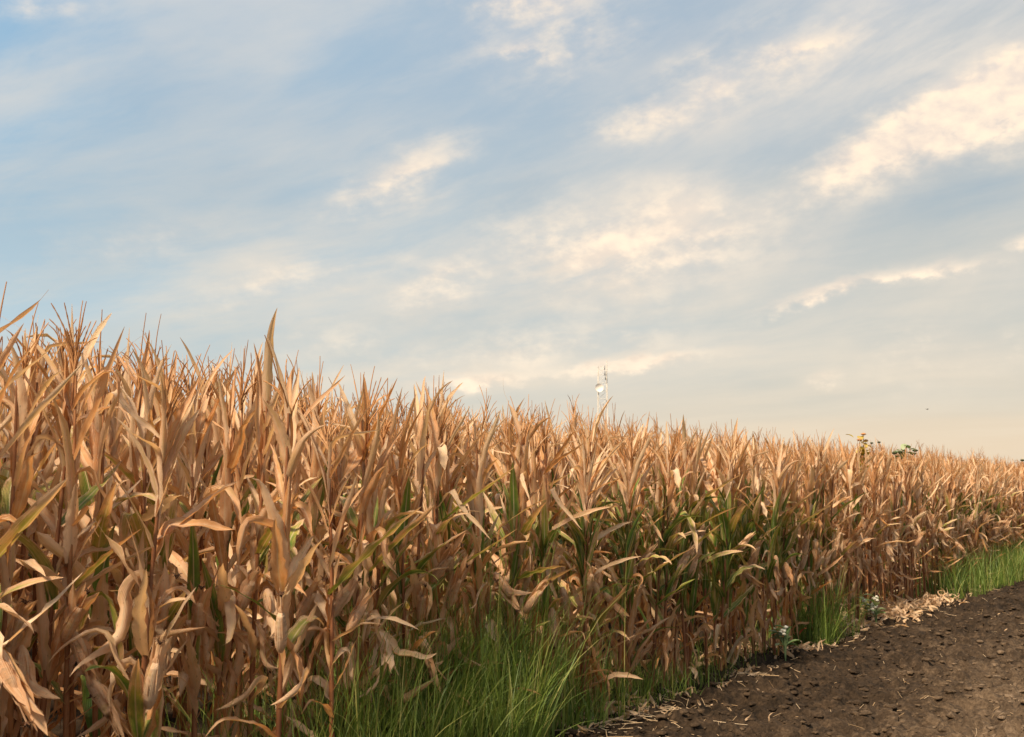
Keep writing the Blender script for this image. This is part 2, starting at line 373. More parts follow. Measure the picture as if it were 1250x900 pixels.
def greenness(t):               # share of blades still green, along the edge
    a = math.exp(-((t - 0.9) / 2.5) ** 2) * 0.62
    b = math.exp(-((t - 12.5) / 2.2) ** 2) * 0.18
    return a + b + 0.035
def height(t):
    return 1.96 + 0.25 / (1 + math.exp((t + 4.15) / .36)) + 0.02 * math.sin(t * 1.7)
def plan(t, row, r, hs=1.0):
    """leaf list of one plant: (category, height, azimuth, tilt, scale)"""
    H = height(t) * r.normal(1, .03) * (0.975 if row == 0 else 1.0) * hs
    gq = greenness(t) * (1.0 if row == 0 else .6); n = int(r.integers(27, 34)); az0 = r.uniform(0, 6.3); L = []
    for i in range(n):
        q = i / (n - 1); z = H * (0.08 + 0.85 * q ** .92)
        az = az0 + i * math.pi + r.normal(0, .45)
        rel = z / H
        if rel > .72: c = 'up'
        elif rel > .36: c = 'mid'
        else: c = 'low'
        gz = math.exp(-((rel - .53) / .22) ** 2)
        if rel < .73 and r.random() < gq * gz * 2.0: c = 'green' if r.random() < .74 else 'part'
        elif r.random() < (.19 if t < 0 else .08) and c == 'mid': c = 'part'
        if c == 'low' and r.random() < (.72 if 4.4 < t < 9.2 else .22): continue
        L.append((c, z, az, r.normal(0, .07), r.uniform(.88, 1.14)))
    ears = []
    if r.random() < .88: ears.append((H * r.uniform(.40, .60), r.normal(-.6, .9) if row == 0 else r.uniform(0, 6.3), r.choice([r.uniform(.25, .7), r.uniform(.25, .6), r.uniform(2.3, 2.9)])))
    if r.random() < .12: ears.append((H * r.uniform(.36, .44), r.uniform(0, 6.3), r.uniform(.3, .7)))
    if row == 0 and t < -3.3:
        ears = [(H * r.uniform(.40, .56), r.normal(-.7, .55), r.choice([r.uniform(.2, .6), r.uniform(.2, .6), r.uniform(2.4, 2.8)])) for k in range(1 + int(r.random() < .4))]
    return H, L, ears
def plan_geo(P, r, low=True):
    H, L, ears = P; pool = LO if low else HI; fol = Geo()
    for c, z, az, tilt, sc in L:
        q = pool[c][int(r.integers(len(pool[c])))]
        fol.put(q, rotz(az) @ roty(tilt) * sc, (0, 0, z), tone=r.uniform(-.12, .12))
    return fol
def ear_matrix(az, tilt): return rotz(az) @ roty(tilt)

# ------------------------------------------------------------------ individual corn plants
rowgap = .76; step = .152
slots = []
for row, (ta, tb) in enumerate([(-6.9, 20.5), (-6.4, 8.2)]):
    t = ta + row * .06
    while t < tb:
        slots.append((row, t)); t += step * random.uniform(.8, 1.2)
for t_, s_ in ((-6.5, -.5), (-5.75, -.42), (-5.1, -.55), (-4.55, -.38)): slots.append((0, t_ + s_ * 1e-4))
front = {round(t_ + s_ * 1e-4, 5): s_ for t_, s_ in ((-6.5, -.5), (-5.75, -.42), (-5.1, -.55), (-4.55, -.38))}
slots_taken = {0: 20.5, 1: 8.2}
plants = []
tone_jit = np.random.default_rng(3)
for row, t in slots:
    r = np.random.default_rng(int((t + 50) * 1000) + row * 7)
    s = front.get(round(t, 5), row * rowgap + r.normal(0, .05))
    p = W(t, s); dist = math.hypot(p[0], p[1])
    e = obj('corn_plant', None, None, p, (r.normal(0, .035), r.normal(0, .035), 0))
    e.empty_display_size = .2
    P = plan(t, row, r, .93 if round(t, 5) in front else 1.0); H, L, ears = P
    near = dist < 8.2 and row == 0 or dist < 6.2
    obj('stalk', STALK_ME[int(r.integers(10))], e, (0, 0, -.03), (0, 0, r.uniform(0, 6.3)), (1, 1, (H + .03) / 1.9))
    if near:
        for c, z, az, tilt, sc in L:
            ms = HI_ME[c]; obj('leaf', ms[int(r.integers(len(ms)))], e, (0, 0, z), (0, tilt, az), (sc, sc, sc))
    else:
        f = plan_geo(P, r, dist > 12); obj('foliage', f.mesh('foliage', LEAF), e)
    hero = 0
    if row == 0 and t < -3.4:                       # wide blades that stand out of the mass near the camera
        for k in range(int(r.integers(1, 4))):
            c = 'part' if r.random() < .38 else 'out'; hero += c == 'part'; ms = OUT_ME if c == 'out' else HI_ME['part']; sc = r.uniform(.85, 1.12)
            obj('leaf', ms[int(r.integers(len(ms)))], e, (0, 0, H * r.uniform(.28, .68)), (0, r.normal(0, .08), r.choice([r.normal(-1.3, .5), r.normal(.4, .5), r.normal(2.6, .3)])), (sc, sc, sc))
    tz = .985 * H
    if r.random() < .97: obj('tassel', TASS_ME[int(r.integers(22))], e, (0, 0, tz), (r.normal(0, .08), r.normal(0, .08), r.uniform(0, 6.3)))
    for z, az, ti in ears:
        k = int(r.integers(12)); ea = obj('ear', EAR_ME[k], e, (math.cos(az) * .10, math.sin(az) * .10, z), (0, ti, az), (1.15, 1.15, 1.1))
        if near: obj('silk', SILK_ME[int(r.integers(4))], ea, (.03, 0, EARS[k][1] - .006))
    ngreen = sum(1 for x in L if x[0] == 'green'); nyel = hero + sum(1 for x in L if x[0] == 'part')
    plants.append(dict(o=e, t=t, row=row, g=ngreen, y=nyel, ears=ears, H=H, P=P))

# ------------------------------------------------------------------ the rest of the field, one mass
variants = []
for i in range(26):
    r = np.random.default_rng(900 + i); g = Geo()
    P = plan(30 if i < 18 else 1.0, 3, r); H = P[0]
    fol = plan_geo(P, r, True); g.put(fol, mi=0)
    g.put(STALK_LO[i % 6], np.diag([1, 1, H / 1.9]), mi=1); g.put(TASS_LO[i % 14], None, (0, 0, H * .985), mi=2)
    for z, az, ti in P[2]: g.put(EAR_LO[i % 4], ear_matrix(az, ti), (0, 0, z), mi=0)
    variants.append(g.pack())
field = Geo(); r = np.random.default_rng(77)
for row in range(0, 14):
    t = -11.0 + r.uniform(0, .2); tend = 75 if row < 5 else 45
    while t < tend:
        out = t < -6.9 or t > slots_taken.get(row, -99)
        if row == 1 and t < -6.4: out = True
        if out:
            s = row * rowgap + r.normal(0, .06); i = int(r.integers(18)) if greenness(t) < r.uniform(.05, .5) else int(18 + r.integers(8))
            k = r.normal(1, .035) * height(t) / 1.90
            lean = rotx(r.normal(0, .03)) @ roty(r.normal(0, .03))
            field.put(variants[i], rotz(r.uniform(0, 6.3)) @ lean * k, W(t, s), tone=r.uniform(-.15, .15))
        t += step * r.uniform(.8, 1.2) * (1 if t < 30 and row < 6 else 1.7)
tag(obj('corn_crop', field.mesh('corn_crop', [LEAF, STALK, TASSEL])), 'dry standing corn crop filling the field behind the edge rows', 'corn crop', None, 'stuff')

# ------------------------------------------------------------------ ground
def vnoise(x, y, seed):
    xi = np.floor(x).astype(np.int64); yi = np.floor(y).astype(np.int64); fx = x - xi; fy = y - yi
    fx = fx * fx * (3 - 2 * fx); fy = fy * fy * (3 - 2 * fy)
    def h(a, b):
        n = (a * 374761393 + b * 668265263 + seed * 974711) & 0x7fffffff
        n = ((n ^ (n >> 13)) * 1274126177) & 0x7fffffff
        return ((n ^ (n >> 16)) & 0xffff) / 65535.0
    return (h(xi, yi) * (1 - fx) + h(xi + 1, yi) * fx) * (1 - fy) + (h(xi, yi + 1) * (1 - fx) + h(xi + 1, yi + 1) * fx) * fy
def soil_height(t, s):
    z = .10 * (vnoise(t * .8, s * .8, 1) - .5) + .075 * (vnoise(t * 2.6, s * 2.6, 2) - .5)
    a = np.abs(vnoise(t * 6.5, s * 6.5, 3) - .5) * 2; z = z + .06 * (1 - a) ** 1.5 * vnoise(t * 1.9, s * 1.9, 8)
    b = vnoise(t * 15, s * 15, 4); z = z + .11 * (b - .5) * (.5 + vnoise(t * 3.3, s * 3.3, 12)); c = vnoise(t * 34, s * 34, 5); z = z + .036 * (c - .5)
    fade = np.clip(1.2 - np.hypot(t, s) / 60, 0, 1)
    return z * fade * np.where(s > .4, .4, 1) - .01
ts = [-4.0]
while ts[-1] < 34: ts.append(ts[-1] + max(.022, .0042 * (ts[-1] + 7)))
far = lambda a, sg: [a + sg * d for d in (1, 2.5, 5, 9, 16, 28, 50, 90, 160, 300, 600, 1200, 2500, 5000)]
ts = far(-4, -1)[::-1] + ts + far(ts[-1], 1)
ss = list(np.arange(-7, .8, .026)); ss = far(-7, -1)[::-1] + ss + [1.0, 1.5, 2.5, 4, 6, 8, 11, 14, 14.01] + far(14.01, 1)
Tg, Sg = np.meshgrid(np.array(ts), np.array(ss), indexing='ij')
X = P0[0] + Tg * D[0] + Sg * N[0]; Y = P0[1] + Tg * D[1] + Sg * N[1]; Z = rise(Sg) + soil_height(Tg, Sg)
g = Geo(); v = np.stack([X, Y, Z], -1).reshape(-1, 3)
g.add(v, grid_faces(len(ts), len(ss)), np.zeros_like(v) + .5, np.zeros(len(v)))
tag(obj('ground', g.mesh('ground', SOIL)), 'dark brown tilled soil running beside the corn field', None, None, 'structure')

# clods
base = bpy.data.meshes.new('tmp'); import bmesh
bm = bmesh.new(); bmesh.ops.create_icosphere(bm, subdivisions=2, radius=1); iv = np.array([x.co[:] for x in bm.verts]); jf = np.array([[x.index for x in f.verts] for f in bm.faces]); bm.free()
def gnd(t, s): return float(soil_height(np.array([t]), np.array([s]))[0] + rise(s))
r = np.random.default_rng(21)
cl = Geo()
cv = []
for i in range(14):
    d = iv.copy(); q = 1 + .55 * (vnoise(d[:, 0] * 1.6 + i * 9 + 50, d[:, 1] * 1.6 + d[:, 2] * 2.3 + 50, 30 + i) - .5) + .4 * (vnoise(d[:, 0] * 4 + 90 + i, d[:, 2] * 4 + d[:, 1] * 3 + 90, 60 + i) - .5)
    cv.append(d * q[:, None])
for i in range(9000):
    t = -2.5 + 30 * r.random() ** 1.5; s = .15 - 6.2 * r.random()
    sz = .009 + .032 * r.random() ** 1.9 + (.03 * r.random() if r.random() < .02 else 0)
    vv = cv[i % 14] @ (rotz(r.uniform(0, 6.3)) @ rotx(r.uniform(0, 6.3)) * sz).T * np.array([1.2, 1.2, .46])
    x, y, _ = W(t, s); cl.add(vv + np.array([x, y, gnd(t, s) + sz * .12]), jf, np.full((len(vv), 3), .5), np.full(len(vv), r.uniform(.0, .26)))
bm = bmesh.new(); bmesh.ops.create_icosphere(bm, subdivisions=1, radius=1); i1 = np.array([x.co[:] for x in bm.verts]); j1 = np.array([[x.index for x in f.verts] for f in bm.faces]); bm.free()
for i in range(15000):
    t = -2.5 + 24 * r.random() ** 1.7; s = .15 - 6.2 * r.random(); sz = .004 + .011 * r.random() ** 2
    vv = (i1 * r.uniform(.7, 1.3, (len(i1), 1))) @ rotz(r.uniform(0, 6.3)).T * np.array([1.2, 1, .65]) * sz
    x, y, _ = W(t, s); cl.add(vv + np.array([x, y, gnd(t, s) + sz * .2]), j1, np.full((len(vv), 3), .5), np.full(len(vv), r.uniform(-.02, .24)))
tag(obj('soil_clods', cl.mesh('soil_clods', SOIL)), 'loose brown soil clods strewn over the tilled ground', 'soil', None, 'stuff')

# straw bits on the soil
st = Geo(); r = np.random.default_rng(31)
def straw(g, t, s, L, rad, tone, lift=.006, az=None):
    az = r.uniform(0, 6.3) if az is None else az; n = 6; q = np.linspace(-.5, .5, n)
    bend = r.normal(0, .05) * L; tt = t + np.cos(az) * q * L - np.sin(az) * bend * (q ** 2 * 4); s2 = s + np.sin(az) * q * L + np.cos(az) * bend * (q ** 2 * 4)
    pts = np.array([W(a, b, z) for a, b, z in zip(tt, s2, np.linspace(1, 0, n) * (gnd(tt[0], s2[0]) - float(rise(s2[0])) + lift + .02 * r.random()) + np.linspace(0, 1, n) * (gnd(tt[-1], s2[-1]) - float(rise(s2[-1])) + lift))])
    tube(g, pts, rad, 4, tone)
for i in range(700):
    t = r.uniform(-2.6, 12)
    if vnoise(np.array([t * 1.1 + 40]), np.array([7.3]), 19)[0] < .5 + .3 * r.random(): continue
    straw(st, t, -.1 - .25 * abs(r.normal(0, 1)), r.uniform(.05, .32), r.uniform(.0015, .0035), r.uniform(.5, 1), .015)
for i in range(1100):
    t = -2.5 + 26 * r.random() ** 1.4; s = .2 - 6 * r.random() ** (1.0)
    straw(st, t, s, r.uniform(.015, .10) if r.random() < .96 else r.uniform(.12, .28), r.uniform(.0010, .0024), r.uniform(.2, 1), .008)
tag(obj('straw_litter', st.mesh('straw_litter', STRAW)), 'thin pale straw bits scattered on the brown soil', 'straw', None, 'stuff')

# husk and leaf litter along the edge
hl = Geo(); r = np.random.default_rng(41)
def litter(g, t, s, zup, big=1.0):
    h = Geo(); L = r.uniform(.08, .26) * big
    leaf(h, r.choice(['arch', 'hang', 'broken']), L, r.uniform(.03, .06) * big, 7, 3, r.uniform(.7, 1), 0, 0, r)
    M = rotz(r.uniform(0, 6.3)) @ roty(r.uniform(.9, 2.0)) @ rotz(r.uniform(0, 6.3))
    x, y, _ = W(t, s); g.put(h, M, (x, y, gnd(t, s) + .01 + zup))
heaps = [(1090, 754, 1.2, .33, 360, .20), (1142, 740, .8, .28, 140, .14), (1030, 771, .7, .22, 110, .10), (985, 797, .5, .15, 26, .05), (905, 800, .6, .2, 70, .06), (750, 872, .45, .16, 60, .07), (690, 893, .3, .2, 22, .03)]
for px, py, lt, ls, n, zz in heaps:
    ct, cs = ray_ground(px, py)
    for i in range(n):
        a, b = r.normal(0, .5), r.normal(0, .5); litter(hl, ct + a * lt, min(cs + b * ls, .35), zz * r.random() * math.exp(-(a * a + b * b)), .8)
for i in range(520):
    t = r.uniform(-6, 22); litter(hl, t, r.uniform(-.25, .9), .02 * r.random())
for i in range(420):
    t = r.uniform(-2.6, 12)
    if vnoise(np.array([t * 1.1 + 40]), np.array([7.3]), 19)[0] < .55: continue
    litter(hl, t, -.12 - .14 * abs(r.normal(0, 1)) - .12 * float(vnoise(np.array([t * 1.7]), np.array([3.1]), 15)[0]), .02 * r.random(), .62)
for i in range(90):
    litter(hl, r.uniform(-2, 14), -.2 - 4 * r.random() ** 2.2, 0, .5)
for i in range(22):
    t = r.uniform(-4.4, -1.0); litter(hl, t, r.uniform(-.45, .1) if t < -2.6 else r.uniform(-.2, .2), r.uniform(.02, .16), r.uniform(.8, 1.4))
tag(obj('husk_litter', hl.mesh('husk_litter', LEAF)), 'pale dry husks and leaf scraps littering the field edge', 'litter', None, 'stuff')

# ------------------------------------------------------------------ grass
def blade(g, x, y, z, L, w, lean, az, droop, tone, seg=6):
    s = np.linspace(0, 1, seg + 1); th = lean + droop * s ** 1.6
    T = np.stack([np.sin(th) * math.cos(az), np.sin(th) * math.sin(az), np.cos(th)], 1)
    p = np.vstack([[0, 0, 0], np.cumsum((T[:-1] + T[1:]) / 2 * L / seg, 0)]) + np.array([x, y, z])
    a2 = az + 1.57 + rng.normal(0, .5); B = np.array([math.cos(a2), math.sin(a2), 0])
    ww = w * .5 * np.clip(1 - s ** 2.2, .04, 1)
    v = np.stack([p - B * ww[:, None], p + B * ww[:, None]], 1)
    lf = np.zeros((seg + 1, 2, 3)); lf[:, 0, 0] = 0; lf[:, 1, 0] = 1; lf[..., 1] = s[:, None]; lf[..., 2] = tone
    g.add(v.reshape(-1, 3), grid_faces(seg + 1, 2), lf.reshape(-1, 3), np.zeros((seg + 1) * 2))
gg = Geo(); r = np.random.default_rng(51)
def patch(ta, tb, sa, sb, n, h0, h1, w=(.004, .009), dens=None, dry=.06, tmax=.75):
    for i in range(n):
        t = r.uniform(ta, tb); s = r.uniform(sa, sb)
        if dens is not None and r.random() > dens(t, s): continue
        x, y, _ = W(t, s); L = r.uniform(h0, h1) * (.75 + .5 * float(vnoise(np.array([t * 2.2]), np.array([s * 2.2]), 9)[0]))
        tone = r.uniform(.95, 1.0) if r.random() < dry else r.uniform(.05, tmax)
        blade(gg, x, y, gnd(t, s) - .01, L, r.uniform(*w), abs(r.normal(0, .24)) * (1 if L < .9 else .5), r.uniform(0, 6.3), r.uniform(.1, 2.0) * r.random() ** .5, tone)
lim = lambda t, s: float(s > -.27 - .3 * min(1, max(0, (-2.5 - t) / .7)))
bell = lambda c, w: (lambda t, s: math.exp(-((t - c) / w) ** 2))
patch(-5.2, -1.3, -.55, .3, 9800, .28, 1.0, (.004, .010), lambda t, s: bell(-3.4, 1.15)(t, s) * lim(t, s), .12)
patch(-4.4, -1.4, -.3, .4, 420, .9, 1.5, (.004, .009), bell(-2.8, 1.2), .2)
patch(-4.4, -1.9, -.5, .2, 420, .5, 1.0, (.009, .017), lambda t, s: bell(-3.2, 1.0)(t, s) * lim(t, s))
patch(-2.4, 2.6, -.26, .3, 2600, .14, .40, (.003, .008), lambda t, s: .8 * math.exp(-((t + 1.0) / 1.5) ** 2), .15)
patch(3.0, 6.0, -.32, .35, 3000, .40, .95, (.005, .010), bell(tx(968), .78))
patch(-4.9, -1.6, -.55, .1, 700, .16, .42, (.014, .026), lambda t, s: bell(-3.0, 1.2)(t, s) * lim(t, s), .03)
patch(-5, -1.4, -.5, .1, 60, .7, 1.15, (.004, .006), lim, 1.0)
patch(8.6, 30, -.62, .25, 10500, .40, .85, (.006, .012), lambda t, s: min(1, max(0, (t - 8.7) / .8)) * (.25 + .75 * float(vnoise(np.array([t * 1.5 + 9]), np.array([s * 1.5 + 4]), 22)[0] > .42)), .16, .46)
patch(-6.5, 9.5, -.1, .9, 1500, .12, .35)
tag(obj('grass', gg.mesh('grass', GRASS)), 'green grass growing along the foot of the corn', 'grass', None, 'stuff')

# ------------------------------------------------------------------ single weeds, tall seed heads, fallen stalks
def disc_leaf(g, L, w, tone, M, off):
    n = 7; s = np.linspace(0, 1, n); x = np.linspace(-1, 1, 5)
    ww = w * .5 * np.sin(np.clip(s * .97 + .03, 0, 1) * math.pi) ** .7 + .001
    th = .9 + .9 * s; p = np.vstack([[0, 0]] + [[0, 0]] * 0); dx = np.cumsum(np.sin(th)) * L / n; dz = np.cumsum(np.cos(th)) * L / n
    v = np.stack([np.repeat(dx[:, None], 5, 1), ww[:, None] * x[None], dz[:, None] + np.abs(x)[None] * ww[:, None] * .35], -1)
    lf = np.zeros((n, 5, 3)); lf[..., 0] = (x + 1) / 2; lf[..., 1] = s[:, None]; lf[..., 2] = tone
    h = Geo(); h.add(v.reshape(-1, 3), grid_faces(n, 5), lf.reshape(-1, 3), np.zeros(n * 5)); g.put(h, M, off)
def ball(g, c, rad, tone, squash=1.0, seed=0):
    q = np.linspace(0, 1, 8); z = -np.cos(q * math.pi) * squash * rad; rr = np.maximum(np.sin(q * math.pi), .02) * rad * (1 + .12 * np.sin(q * 9 + seed))
    tube(g, np.stack([0 * z, 0 * z, z], 1) + np.asarray(c), rr, 9, tone)
def broadleaf(px, py, h, label, flowers, red=False):
    t, s = ray_ground(px, py); s = min(s, -.27); e = obj('broadleaf_weed', None, None, W(t, s, gnd(t, s) - float(rise(s)))); tag(e, label, 'weed')
    stem = Geo(); tips = []
    for k in range(5):
        az = r.uniform(0, 6.3); ln = r.uniform(.1, .5); L = h * r.uniform(.6, 1.0); q = np.linspace(0, 1, 6)
        th = ln * (.3 + q); pts = np.stack([np.cumsum(np.sin(th)) * L / 6 * math.cos(az), np.cumsum(np.sin(th)) * L / 6 * math.sin(az), np.cumsum(np.cos(th)) * L / 6], 1)
        pts[0] = 0; tube(stem, pts, np.linspace(.006, .0025, 6), 5, .5); tips.append((pts, az))
    obj('stem', stem.mesh('stem', WEED), e)
    for pts, az in tips:
        for j in range(2, 6):
            g = Geo(); disc_leaf(g, r.uniform(.10, .18), r.uniform(.055, .095), r.uniform(.2, 1), rotz(az + r.uniform(-2, 2)) @ roty(r.uniform(-.4, .3)), pts[j]); obj('leaf', g.mesh('leaf', WEED), e)
    for pts, az in tips[:flowers]:
        g = Geo()
        for k in range(5): ball(g, pts[-1] + r.normal(0, .020, 3), .019, r.random(), .8, k)
        obj('flower', g.mesh('flower', FLOWER), e)
    if red:
        g = Geo(); disc_leaf(g, .12, .06, .5, rotz(-.6) @ roty(-.6), (.12, -.08, h * .62)); tag(obj('leaf', g.mesh('leaf', RED), e), 'red withered leaf')
broadleaf(916, 803, .42, 'grey green broadleaf weed with pale flower tips beside the dark grass', 3, True)
broadleaf(1047, 764, .34, 'low weed topped with cream flowers next to the husk heap', 4)

def tall_weed(px, heads, stem_mat, head_mat, label, s=.5, name='tall_weed', leaves=10, rad=.04, cat='weed', zr=(1.5, 2.38)):
    t = tx(px); tt, zz = ray_edge(px, 560, s); e = obj(name, None, None, W(tt, s)); tag(e, label, cat)
    base = W(tt, s); stem = Geo(); z0 = 1.5
    tube(stem, [(0, 0, -.02), (.01, .01, .8), (0, 0, z0)], [.013, .011, .009], 6, .4)
    for hx, hy in heads:
        a, z = ray_edge(hx, hy, s); p = W(a, s, 0) - base; zt = z - base[2]
        q = np.linspace(0, 1, 6)[:, None]; pts = np.array([0, 0, z0]) * (1 - q) + np.array([p[0], p[1], zt]) * q; pts[:, :2] *= (q ** .6)
        tube(stem, pts, np.linspace(.008, .004, 6), 5, .4)
        g = Geo(); c = np.array([p[0], p[1], zt]); ball(g, c, rad, .4, .55, int(hx) % 7)
        for k in range(8): disc_leaf(g, rad * 1.3, rad * .5, .5, rotz(k * .785) @ roty(.3), c)
        obj('seed_head', g.mesh('seed_head', head_mat), e)
    obj('stem', stem.mesh('stem', STALK), e)
    for k in range(leaves):
        g = Geo(); disc_leaf(g, r.uniform(.1, .18), r.uniform(.06, .11), r.random(), rotz(k * 2.4) @ roty(r.uniform(-.9, .5)), (r.normal(0, .05), r.normal(0, .05), r.uniform(*zr))); obj('leaf', g.mesh('leaf', stem_mat), e)
tall_weed(1103, [(1092, 553), (1099, 552), (1107, 545), (1117, 550), (1115, 554)], WEED, SEED, 'tall green weed with five dark round seed heads above the corn', .5, 'wild_sunflower', 16, .045, 'weed', (2.0, 2.36))
tall_weed(1053, [(1054, 530), (1049, 537), (1057, 538)], YWEED, TASSEL, 'yellowing tall weed with brown top poking out of the corn', .45, 'yellow_weed', 34, .035, 'weed', (1.85, 2.42))
tall_weed(1072, [(1073, 540), (1064, 541)], TASSEL, SEED, 'thin dry weed with two small dark heads between the yellow and the green weed', .5, 'dry_weed', 2, .025)
tall_weed(1246, [(1248, 562)], WEED, SEED, 'dark weed tip above the corn at the right edge', .4, 'dark_weed', 3, .05)

def fallen(px1, py1, px2, py2, z1, z2, rad, label):
    a = ray_ground(px1, py1, z1); b = ray_ground(px2, py2, z2)
    A = W(*a, 0); B = W(*b, 0); A[2] = gnd(*a) + z1; B[2] = gnd(*b) + z2
    e = obj('fallen_stalk', None, None, A); tag(e, label, 'fallen stalk'); g = Geo(); q = np.linspace(0, 1, 13)[:, None]
    pts = (B - A) * q + np.array([0, 0, .03]) * np.sin(q * 3.1)
    tube(g, pts, rad * (1 + .25 * (np.arange(13) % 4 == 0)), 7, .9); obj('stem', g.mesh('stem', STRAW), e)
    h = Geo(); leaf(h, 'hang', .35, .05, 10, 5, .9, 0, 0, r); obj('leaf', h.mesh('leaf', LEAF), e, tuple(pts[9]), (0, .6, r.uniform(0, 6)))
fallen(888, 812, 906, 778, .03, .30, .014, 'short pale broken stalk leaning beside the broadleaf weed')
fallen(1086, 726, 1134, 711, .12, .20, .013, 'long grey stalk lying across the top of the husk heap')
fallen(955, 812, 900, 792, .02, .03, .007, 'thin pale stem lying on the soil below the broadleaf weed')

# ------------------------------------------------------------------ mast far away and a bird
Dm = 320.0; Xm = (736 - 625) / F * Dm
e = obj('radio_mast', None, None, (Xm, Dm, -.02)); tag(e, 'pale lattice radio mast with white dish far behind the corn', 'mast')
Hm = 41.0
def leg_xy(k, z): w = 1.75 - .55 * z / Hm; return np.array([(-1, 1, 1, -1)[k] * w, (-1, -1, 1, 1)[k] * w, z])
for k in range(4):
    g = Geo(); tube(g, [leg_xy(k, 0), leg_xy(k, Hm * .5), leg_xy(k, Hm - (0 if k == 1 else 2.5))], .115, 6, .5); obj('leg', g.mesh('leg', METAL), e)
g = Geo()
for i in range(16):
    z0, z1 = i * 2.45, i * 2.45 + 2.45
    for k in range(4):
        tube(g, [leg_xy(k, z0), leg_xy((k + 1) % 4, z1)], .036, 4, .5); tube(g, [leg_xy(k, z1), leg_xy((k + 1) % 4, z1)], .036, 4, .5)
obj('bracing', g.mesh('bracing', METAL), e)
g = Geo(); n = 9; q = np.linspace(0, 1, n); a = np.arange(20) / 20 * 2 * math.pi
v = np.stack([(q[:, None] * 1.25) * np.cos(a)[None], -.45 + .4 * (1 - q[:, None] ** 2) * np.ones(20)[None] - .0, (q[:, None] * 1.25) * np.sin(a)[None]], -1)
g.add(v.reshape(-1, 3), grid_faces(n, 20, True), np.full((n * 20, 3), .5), np.zeros(n * 20))
tube(g, [(0, .25, 0), (0, 1.0, 0)], .3, 10, .5); tube(g, [(0, -.45, 0), (0, .02, 0)], [1.25, 1.25], 20, .5)
obj('dish', g.mesh('dish', WHITE), e, (-1.2, -2.2, 32.6))
for x, z in ((.55, 38.0), (.75, 35.0), (.6, 36.4)):
    g = Geo(); tube(g, [(0, 0, 0), (0, 0, .01), (0, 0, 1.3), (0, 0, 1.31)], [.01, .16, .16, .01], 8, .5); tube(g, [(0, 0, .6), (0, .6, .6)], .04, 4, .5); obj('antenna', g.mesh('antenna', DARKM), e, (x, -1.9, z))

db = raydir(1132, 500); pb = np.array([0, 0, EYE]) + db * 70
e = obj('bird', None, None, pb, (0, 0, .5)); tag(e, 'tiny dark bird flying in the peach sky low on the right', 'bird')
g = Geo(); q = np.linspace(0, 1, 9); tube(g, np.stack([q * .2 - .1, 0 * q, .01 * np.sin(q * 3)], 1), .022 * np.sin(np.clip(q * .95 + .04, 0, 1) * math.pi) ** .8 + .003, 7, .5)
for sg in (-1, 1):
    x = np.linspace(0, 1, 6); v = []
    for k in x: v += [(.04 - .03 * k, sg * .15 * k, .05 * math.sin(k * 2.2)), (-.03 - .04 * k * (k < .95), sg * .15 * k, .05 * math.sin(k * 2.2) + .004)]
    g.add(np.array(v), grid_faces(6, 2), np.full((12, 3), .5), np.zeros(12))
obj('body', g.mesh('body', BIRDM), e)

# ------------------------------------------------------------------ labels of the corn plants
from collections import Counter
MARK = [(-6.9, 'at the left end'), (-5.2, 'left of the tall grass clump'), (-3.6, 'in the tall grass clump'), (-1.6, 'right of the tall grass clump'), (.2, 'among the greenest corn'), (2.2, 'left of the broadleaf weed'),
        (3.2, 'behind the dark grass clump'), (4.9, 'beside the cream flowered weed'), (6.3, 'behind the husk heap'), (9.4, 'where the far grass begins'), (12, 'behind the far grass strip'), (15.5, 'at the far right end')]
ROW = ['front row', 'second row', 'third row']
ORD = ['first', 'second', 'third', 'fourth', 'fifth', 'sixth', 'seventh', 'eighth', 'ninth', 'tenth', 'eleventh', 'twelfth', 'thirteenth', 'fourteenth', 'fifteenth', 'sixteenth', 'seventeenth', 'eighteenth', 'nineteenth', 'twentieth',
       '21st', '22nd', '23rd', '24th', '25th', '26th', '27th', '28th', '29th', '30th', '31st', '32nd', '33rd', '34th', '35th']
cnt = Counter()
for p in sorted(plants, key=lambda q: (q['row'], q['t'])):
    zone = [m for a, m in MARK if p['t'] >= a][-1]
    if p['row'] == 0:
        gd = 'half green' if p['g'] >= 3 else 'two green leaves' if p['g'] == 2 else 'one green leaf' if p['g'] == 1 else 'yellowing' if p['y'] else 'all dry'
        cnt[zone] += 1
        lab = f"{ORD[cnt[zone] - 1]} front row corn plant {zone}, {gd}"
    else:
        lab = f"dry corn plant in the {ROW[p['row']]} {zone}"
    tag(p['o'], lab, 'corn plant', f"corn plants of the {ROW[p['row']]} {zone}" if p['row'] else 'corn plants along the field edge')

# ------------------------------------------------------------------ sky, sun, view
SUN_AZ, SUN_EL = R(218), R(47)
sun_d = bpy.data.lights.new('sun', 'SUN'); sun = bpy.data.objects.new('sun', sun_d); COL.objects.link(sun)
sun_d.energy = 5.0; sun_d.angle = R(8); sun_d.color = (1.0, .83, .62)
from mathutils import Vector
sd = Vector((math.sin(SUN_AZ) * math.cos(SUN_EL), math.cos(SUN_AZ) * math.cos(SUN_EL), math.sin(SUN_EL)))
sun.rotation_euler = (-sd).to_track_quat('-Z', 'Y').to_euler(); sun.location = (20, 0, 20)

